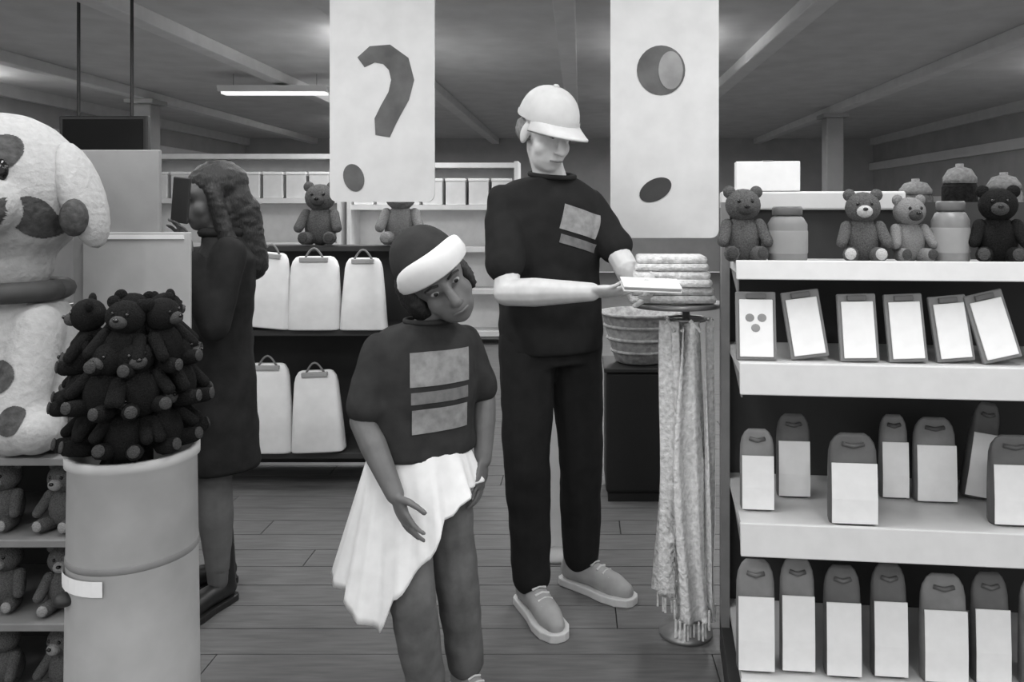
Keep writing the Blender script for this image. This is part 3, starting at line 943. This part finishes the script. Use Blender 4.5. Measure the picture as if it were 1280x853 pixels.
def shoe(par, ankle, d, s, m, ms, boot=0.0):
    """shoe as upper + sole, toe along d, standing on z = 0"""
    d = V((d[0], d[1], 0)).normalized(); l = V((-d.y, d.x, 0)); a = V((ankle[0], ankle[1], 0))
    rs = []
    for t_, ww in ((-.075, .022), (-.06, .034), (-.02, .036), (.05, .038), (.11, .047), (.16, .044), (.195, .028), (.205, .012)):
        p = a + d * t_ * s
        rs.append((p, ww * s))
    def ring(h0, h1, k):
        return [[p - l * w_ * k + V((0, 0, h0)), p + l * w_ * k + V((0, 0, h0)), p + l * w_ * k + V((0, 0, h1)), p - l * w_ * k + V((0, 0, h1))] for p, w_ in rs]
    so = MB().rings(ring(0.0, .024 * s, 1.06)).build('sole', ms, par, bevel=.004)
    mb = MB()
    u = V((0, 0, 1))
    for (t0, h0, r0), (t1, h1, r1) in (((-.04, .05, .036), (.05, .055, .037)), ((.05, .055, .037), (.13, .040, .038)), ((.13, .040, .038), (.168, .034, .028)), ((-.035, .05, .036), (-.02, .10 + boot, .042))):
        mb.cap(a + d * t0 * s + u * h0 * s, a + d * t1 * s + u * h1 * s, r0 * s, r1 * s)
    up = obj('shoe_upper', remesh(mb, 'shoe_upper', .008, 4), m, par)
    if not boot:
        lc = MB()
        for k in range(4):
            c = a + d * (.055 + .022 * k) * s + u * (.095 - .007 * k) * s
            lc.tube([c - l * .022 * s - u * .006 * s, c, c + l * .022 * s - u * .006 * s], .0035 * s, 6)
        lc.build('laces', ms, up)

# ---- man with white cap
a = math.radians(30)
F = V((math.sin(a), -math.cos(a), 0)); L = V((math.cos(a), math.sin(a), 0)); U = V((0, 0, 1))
man = thing('person', 'man in white cap, black printed T-shirt and black trousers holding a booklet', 'person', (-.09, 2.78, 0))
man_org = V((-.09, 2.78, 0))
def rel(o):                                     # keep world-made meshes under an Empty at the thing's base
    pass
hip = V((-.10, 2.785, .92)); chest = V((-.115, 2.775, 1.27)); shc = V((-.112, 2.765, 1.405)); neck = V((-.095, 2.745, 1.475))
RS, LS = shc - L * .175 - U * .01, shc + L * .172 - U * .01
RE, RWr = V((-.232, 2.545, 1.085)), V((.035, 2.43, 1.098))
LE, LWr = V((.165, 2.70, 1.135)), V((.222, 2.48, 1.125))
RH, LH = hip - L * .092, hip + L * .092
RK, RA = V((-.178, 2.675, .50)), V((-.163, 2.69, .09))
LK, LA = V((.002, 2.80, .50)), V((.004, 2.86, .09))
hc = V((-.112, 2.70, 1.605))
hf = V((math.sin(.60) * .93, -math.cos(.60) * .93, -.36)).normalized(); hl = V((math.cos(.60), math.sin(.60), -.05)); hl = (hl - hf * hl.dot(hf)).normalized(); hu = hf.cross(hl) * 1.0
if hu.z < 0: hu = -hu
HR = frame3(hl, hf, hu)
mb = MB()
head_solid(mb, hc, HR, 1.06)
mb.cap(neck - U * .04, hc - hu * .05 - hf * .01, .056, .054)
torso(mb, [(hip - U * .06, L, F, .135, .095), (hip + U * .06, L, F, .15, .105), (V((-.108, 2.78, 1.12)), L, F, .145, .105), (chest, L, F, .155, .105), (shc - U * .04, L, F, .12, .08), (neck - U * .03, L, F, .05, .05)])
for s_, e_, w_ in ((RS, RE, RWr), (LS, LE, LWr)):
    mb.cap(s_ + (e_ - s_) * .16 + (shc - s_) * .10, e_, .040, .043); mb.cap(e_, e_ + (w_ - e_) * .35, .044, .046); mb.cap(e_ + (w_ - e_) * .35, w_, .046, .029)
for h_, k_, an in ((RH, RK, RA), (LH, LK, LA)):
    mb.cap(h_, k_, .085, .058); mb.cap(k_, k_ + (an - k_) * .35, .056, .058); mb.cap(k_ + (an - k_) * .35, an, .058, .038)
hand(mb, RWr, V((.14, -.055, .012)), V((.2, .35, .9)), 1.0, .30, -1)
hand(mb, LWr, V((.0, -.12, -.01)), V((-.9, -.2, .35)), 1.0, .42, 1)
W2L = Matrix.Translation(-man_org)
def local(me, org):
    me.transform(Matrix.Translation(-V(org))); return me
mbody = obj('body', soften(remesh(mb, 'man_body', .0045, 4), hc), M_SKIN, man)
face_parts(mbody, hc, HR, 1.06, M_HAIRG)
# grey hair at the back and sides of the head
hr = MB()
for sx in (-1, 1):
    hr.ell(hc + HR @ V((sx * .062, -.035, .0)) * 1.06, (.022, .055, .045), HR)
hr.ell(hc + HR @ V((0, -.075, .0)) * 1.06, (.065, .035, .06), HR)
obj('hair', remesh(hr, 'man_hair', .008, 3, .003, 60), M_HAIRG, man)
cap_hat(man, hc, HR, 1.10, M_CAP, M_CAP, .012)
mb = MB()
torso(mb, [(hip - U * .06 , L, F, .185, .135), (hip + U * .05, L, F, .185, .138), (V((-.108, 2.78, 1.12)), L, F, .180, .135), (chest, L, F, .195, .138), (shc - U * .025, L, F, .195, .115), (shc + U * .012, L, F, .178, .098), (shc + U * .042, L, F, .125, .085), (neck - U * .012, L, F, .075, .072)])
mb.cap(RS - U * .022 + L * .008, RS + (RE - RS) * .72, .062, .066); mb.cap(LS - U * .028 - L * .012, LS + (LE - LS) * .66, .062, .062)
me = remesh(mb, 'man_tshirt', .008, 8, .006, 8)
ts = obj('tshirt', me, M_SHIRT, man)
tr = bvh(me)
cp = chest + F * .1 + L * .060 + U * .02
decal(tr, 'shirt_print', M_PRINT, ts, cp + U * .018, -F, U + L * .28, .150, .085)
decal(tr, 'shirt_print', M_PRINTD, ts, cp - U * .055 - L * .01, -F, U + L * .28, .150, .030)
nk = MB()
nk.tube([neck - U * .008 + L * .077 * math.cos(2 * PI * k / 28) + F * .074 * math.sin(2 * PI * k / 28) + U * -.012 * math.sin(2 * PI * k / 28) for k in range(29)], .009, 8)
nk.build('neckband', M_SHIRT, ts, True)
mb = MB()
torso(mb, [(hip - U * .10, L, F, .165, .118), (hip + U * .0, L, F, .172, .122), (hip + U * .07, L, F, .16, .115)])
for h_, k_, an in ((RH, RK, RA), (LH, LK, LA)):
    mb.cap(h_ - U * .02, k_, .100, .080); mb.cap(k_, an + U * .03, .080, .066)
obj('trousers', remesh(mb, 'man_trousers', .008, 6, .005, 7), M_TROUS, man)
shoe(man, RA, (.45, -.88), 1.12, M_SHOE, M_SOLE)
shoe(man, LA, (.80, -.60), 1.12, M_SHOE, M_SOLE)

# booklet held in both hands
bk = V((.205, 2.335, 1.118))
t = thing('booklet', 'small white booklet held in the hands of the man in white cap', 'booklet', bk)
t.rotation_euler = (.25, .05, .10)
MB().box((0, 0, .004), (.17, .085, .004)).build('cover', M_WHITE, t, bevel=.001)
MB().box((0, 0, .010), (.164, .080, .008)).build('pages', M_LGREY, t)
MB().box((0, 0, .016), (.17, .085, .004)).build('cover', M_WHITE, t, bevel=.001)

# ---- child with dark hat and white cuff
a = math.radians(35)
F = V((math.sin(a), -math.cos(a), 0)); L = V((math.cos(a), math.sin(a), 0))
ch = thing('person', 'child in dark hat with white turned-up brim, printed dark T-shirt and white wrap skirt', 'person', (-.42, 2.12, 0))
hip = V((-.425, 2.13, .665)); chest = V((-.42, 2.125, .91)); shc = V((-.415, 2.12, 1.015)); neck = V((-.402, 2.105, 1.06))
RS, LS = shc - L * .128 - U * .015, shc + L * .128 - U * .012
RE, RWr = V((-.548, 2.015, .815)), V((-.452, 1.955, .650))
LE, LWr = V((-.268, 2.235, .82)), V((-.262, 2.165, .67))
RH, LH = hip - L * .065, hip + L * .065
RK, RA = V((-.425, 2.03, .36)), V((-.40, 2.08, .075))
LK, LA = V((-.335, 2.16, .36)), V((-.315, 2.21, .075))
hc = V((-.364, 2.07, 1.160))
hf = V((.42, -.88, -.20)).normalized()
hl = V((.80, .30, .58)); hl = (hl - hf * hl.dot(hf)).normalized(); hu = hf.cross(hl)
if hu.z < 0: hu = -hu
HR = frame3(hl, hf, hu)
mb = MB()
HS = .98
head_solid(mb, hc, HR, HS)
mb.cap(neck - U * .02, hc - hu * .04 - hf * .012, .040, .044)
torso(mb, [(hip - U * .05, L, F, .10, .075), (hip + U * .06, L, F, .11, .08), (chest, L, F, .11, .075), (shc - U * .035, L, F, .085, .052), (neck - U * .025, L, F, .036, .036)])
for s_, e_, w_ in ((RS, RE, RWr), (LS, LE, LWr)):
    mb.cap(s_ + (e_ - s_) * .16 + (shc - s_) * .10, e_, .030, .032); mb.cap(e_, e_ + (w_ - e_) * .35, .033, .034); mb.cap(e_ + (w_ - e_) * .35, w_, .034, .023)
for h_, k_, an in ((RH, RK, RA), (LH, LK, LA)):
    mb.cap(h_, k_, .062, .045); mb.cap(k_, an, .045, .030)
hand(mb, RWr, V((.045, -.03, -.085)), V((.7, .5, .1)), .82, .22, 1)
hand(mb, LWr, V((-.01, -.05, -.08)), V((-.8, .2, -.1)), .82, .30, 1)
cbody = obj('body', soften(remesh(mb, 'child_body', .004, 4), hc), M_SKINC, ch)
face_parts(cbody, hc, HR, HS, M_HAIRB)
hr = MB()
hr.ell(hc + HR @ V((0, -.060, -.01)) * HS, (.082, .055, .085), HR)
for sx in (-1, 1):
    hr.ell(hc + HR @ V((sx * .070, -.02, -.02)) * HS, (.020, .05, .06), HR)
hr.ell(hc + HR @ V((-.076, -.035, -.015)) * HS, (.036, .060, .080), HR)
obj('hair', remesh(hr, 'child_hair', .008, 3, .004, 60), M_HAIRB, ch)
beanie(ch, hc, HR, 1.04, M_SHIRTC, M_WHITE)
mb = MB()
torso(mb, [(hip + U * .040, L, F, .150, .112), (hip + U * .09, L, F, .148, .110), (chest, L, F, .150, .108), (shc - U * .025, L, F, .145, .088), (shc + U * .005, L, F, .130, .076), (shc + U * .024, L, F, .094, .066), (neck - U * .006, L, F, .055, .055)])
mb.cap(RS - U * .014 + L * .005, RS + (RE - RS) * .80, .046, .051); mb.cap(LS - U * .018 - L * .008, LS + (LE - LS) * .80, .046, .049)
me = remesh(mb, 'child_tshirt', .007, 8, .005, 9)
ts = obj('tshirt', me, M_SHIRTC, ch)
tr = bvh(me)
cp = V((-.375, 2.03, .95))
decal(tr, 'shirt_print', M_PRINT, ts, V((-.345, 2.0, .943)), (-.25, .95, 0), U, .155, .085)
decal(tr, 'shirt_print', M_PRINTD, ts, V((-.345, 2.0, .872)), (-.25, .95, 0), U, .150, .030)
decal(tr, 'shirt_print', M_PRINT, ts, V((-.345, 2.0, .812)), (-.25, .95, 0), U, .145, .062)
MB().tube([neck - U * .004 + L * .057 * math.cos(2 * PI * k / 28) + F * .057 * math.sin(2 * PI * k / 28) for k in range(29)], .007, 8).build('neckband', M_SHIRTC, ts, True)
mb = MB()
torso(mb, [(hip - U * .07, L, F, .115, .09), (hip + U * .0, L, F, .122, .095), (hip + U * .05, L, F, .118, .09)])
for h_, k_, an in ((RH, RK, RA), (LH, LK, LA)):
    mb.cap(h_ - U * .01, k_, .072, .060); mb.cap(k_, an + U * .03, .060, .052)
obj('trousers', remesh(mb, 'child_trousers', .007, 5, .004, 9), M_LEGC, ch)
shoe(ch, RA, (.4, -.9), .85, M_SHOE, M_SOLE)
shoe(ch, LA, (.6, -.8), .85, M_SHOE, M_SOLE)
# wrap skirt with slanting hem: long on the image-left side, short at the front right
NA, NZ = 96, 22
outer, inner = [], []
HEM = [(-180, .33, .225), (-150, .345, .215), (-125, .40, .195), (-112, .42, .185), (-98, .33, .175), (-73, .25, .165), (-55, .16, .16), (-23, .105, .16), (20, .10, .155), (70, .14, .16), (120, .26, .19), (180, .33, .225)]
def hem(az):
    """drop and reach of the slanting hem by bearing around the waist"""
    d_ = math.degrees(az)
    for (a0, d0, r0), (a1, d1, r1) in zip(HEM, HEM[1:]):
        if a0 <= d_ <= a1:
            t_ = (d_ - a0) / (a1 - a0); t_ = t_ * t_ * (3 - 2 * t_)
            return d0 + (d1 - d0) * t_, r0 + (r1 - r0) * t_
for lay, ins in ((0, 0.0), (1, .006)):
    for j in range(NZ + 1):
        s = j / NZ
        ring = []
        for k in range(NA):
            th_ = 2 * PI * k / NA
            dirv = L * math.cos(th_) + F * math.sin(th_)
            # hem drop by bearing around the waist: deepest toward the right hip, low above the left thigh
            az = math.atan2(dirv.y, dirv.x)              # world bearing
            drop, rad_ = hem(az)
            fold = .010 * math.sin(th_ * 11 + 1.0) * s + .006 * math.sin(th_ * 23) * s
            rr = (.132 - ins) * (1 - s) + (rad_ - ins) * s + fold
            rd = (.110 - ins) * (1 - s) + (rad_ - ins) * s + fold
            p = hip + U * .062 + L * rr * math.cos(th_) + F * rd * math.sin(th_) - U * drop * s
            ring.append(p)
        (outer if lay == 0 else inner).append(ring)
MB().rings(outer + inner[::-1], cap=False).build('wrap_skirt', M_CLOTHW, ch, True)

# ---- woman in black coat
a = math.radians(-62)
F = V((math.sin(a), -math.cos(a), 0)); L = V((math.cos(a), math.sin(a), 0))
wo = thing('person', 'woman with long black hair in black coat and boots lifting a phone', 'person', (-1.185, 2.76, 0))
hip = V((-1.185, 2.76, .80)); chest = V((-1.18, 2.76, 1.08)); shc = V((-1.17, 2.755, 1.20)); neck = V((-1.18, 2.75, 1.265))
RS, LS = shc - L * .15, shc + L * .15
RE, RWr = V((-1.30, 2.86, .95)), V((-1.40, 2.80, 1.14))
LE, LWr = V((-1.125, 2.57, .97)), V((-1.215, 2.590, 1.195))
RH, LH = hip - L * .08, hip + L * .08
RK, RA = V((-1.25, 2.83, .42)), V((-1.24, 2.84, .085))
LK, LA = V((-1.175, 2.685, .42)), V((-1.165, 2.69, .085))
hc = V((-1.215, 2.745, 1.385))
hf = V((-.80, -.58, -.10)).normalized(); hl = V((.58, -.80, 0)); hl = (hl - hf * hl.dot(hf)).normalized(); hu = hf.cross(hl)
if hu.z < 0: hu = -hu
HR = frame3(hl, hf, hu)
mb = MB()
head_solid(mb, hc, HR, .95)
mb.cap(neck - U * .05, hc - hu * .04 - hf * .01, .046, .044)
torso(mb, [(hip - U * .05, L, F, .10, .07), (hip + U * .06, L, F, .10, .07), (chest, L, F, .11, .075), (shc - U * .025, L, F, .10, .06), (neck - U * .02, L, F, .04, .04)])
for s_, e_, w_ in ((RS, RE, RWr), (LS, LE, LWr)):
    mb.cap(s_, e_, .036, .034); mb.cap(e_, w_, .034, .023)
for h_, k_, an in ((RH, RK, RA), (LH, LK, LA)):
    mb.cap(h_, k_, .060, .048); mb.cap(k_, k_ + (an - k_) * .35, .048, .050); mb.cap(k_ + (an - k_) * .35, an, .052, .034)
hand(mb, LWr, V((-.025, .002, .10)), V((-.5, -.6, .2)), .88, .35, -1)
hand(mb, RWr, V((.02, -.07, .09)), V((.4, -.4, .3)), .88, .35, 1)
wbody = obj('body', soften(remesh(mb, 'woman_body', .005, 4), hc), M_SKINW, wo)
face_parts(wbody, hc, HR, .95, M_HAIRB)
hr = MB()
hr.ell(hc + HR @ V((0, -.030, .055)), (.085, .100, .080), HR)
hr.ell(hc + HR @ V((0, -.070, -.02)), (.082, .062, .12), HR)
hr.cap(hc + HR @ V((0, -.085, -.05)), hc + HR @ V((0, -.11, -.24)), .075, .060)
for sx in (-1, 1):
    hr.cap(hc + HR @ V((sx * .076, .005, .02)), hc + HR @ V((sx * .080, -.03, -.20)), .026, .035)
obj('hair', remesh(hr, 'woman_hair', .008, 4, .004, 40), M_HAIRB, wo)
mb = MB()
torso(mb, [(V((-1.18, 2.76, .46)), L, F, .165, .125), (V((-1.182, 2.76, .62)), L, F, .16, .118), (hip + U * .02, L, F, .15, .108), (hip + U * .16, L, F, .135, .098), (chest, L, F, .145, .105), (shc - U * .02, L, F, .145, .10), (shc + U * .025, L, F, .10, .075), (neck - U * .0, L, F, .06, .06)])
for s_, e_, w_ in ((RS, RE, RWr), (LS, LE, LWr)):
    mb.cap(s_, e_, .060, .052); mb.cap(e_, e_ + (w_ - e_) * .9, .052, .042)
ct = obj('coat', remesh(mb, 'woman_coat', .009, 6, .006, 7), M_COAT, wo)
MB().tube([neck + U * .005 + L * .060 * math.cos(2 * PI * k / 24) + F * .060 * math.sin(2 * PI * k / 24) for k in range(25)], .018, 8).build('collar', M_COAT, ct, True)
mb = MB()
for k_, an in ((RK, RA), (LK, LA)):
    mb.cap(k_ + U * .14, k_, .066, .056); mb.cap(k_, k_ + (an - k_) * .35, .056, .058); mb.cap(k_ + (an - k_) * .35, an + U * .05, .058, .040)
obj('tights', remesh(mb, 'woman_tights', .008, 4), M_TIGHT, wo)
for an, dd in ((RA, (-.8, -.6)), (LA, (-.35, -.93))):
    shoe(wo, an, dd, .95, M_BOOT, M_BOOT, .10)
ph = thing('phone', 'black phone held up in front of the woman in black coat', 'phone', (-1.305, 2.605, 1.305))
ph.rotation_euler = (0, .1, math.radians(-22))
MB().box((0, 0, .075), (.074, .009, .150)).build('phone_body', M_BLACKM, ph, bevel=.004)
MB().box((0, .005, .075), (.066, .001, .138)).build('screen', M_EYE, ph)

# the meshes above were made in world coordinates: bring each figure's parts under its Empty at the feet
bpy.context.view_layer.update()
for root in (man, ch, wo):
    org = root.location.copy()
    done = set()
    for c in root.children_recursive:
        if c.data.name not in done:
            c.data.transform(Matrix.Translation(-org)); c.data.update(); done.add(c.data.name)
wo.location += V((-.065, .03, 0))
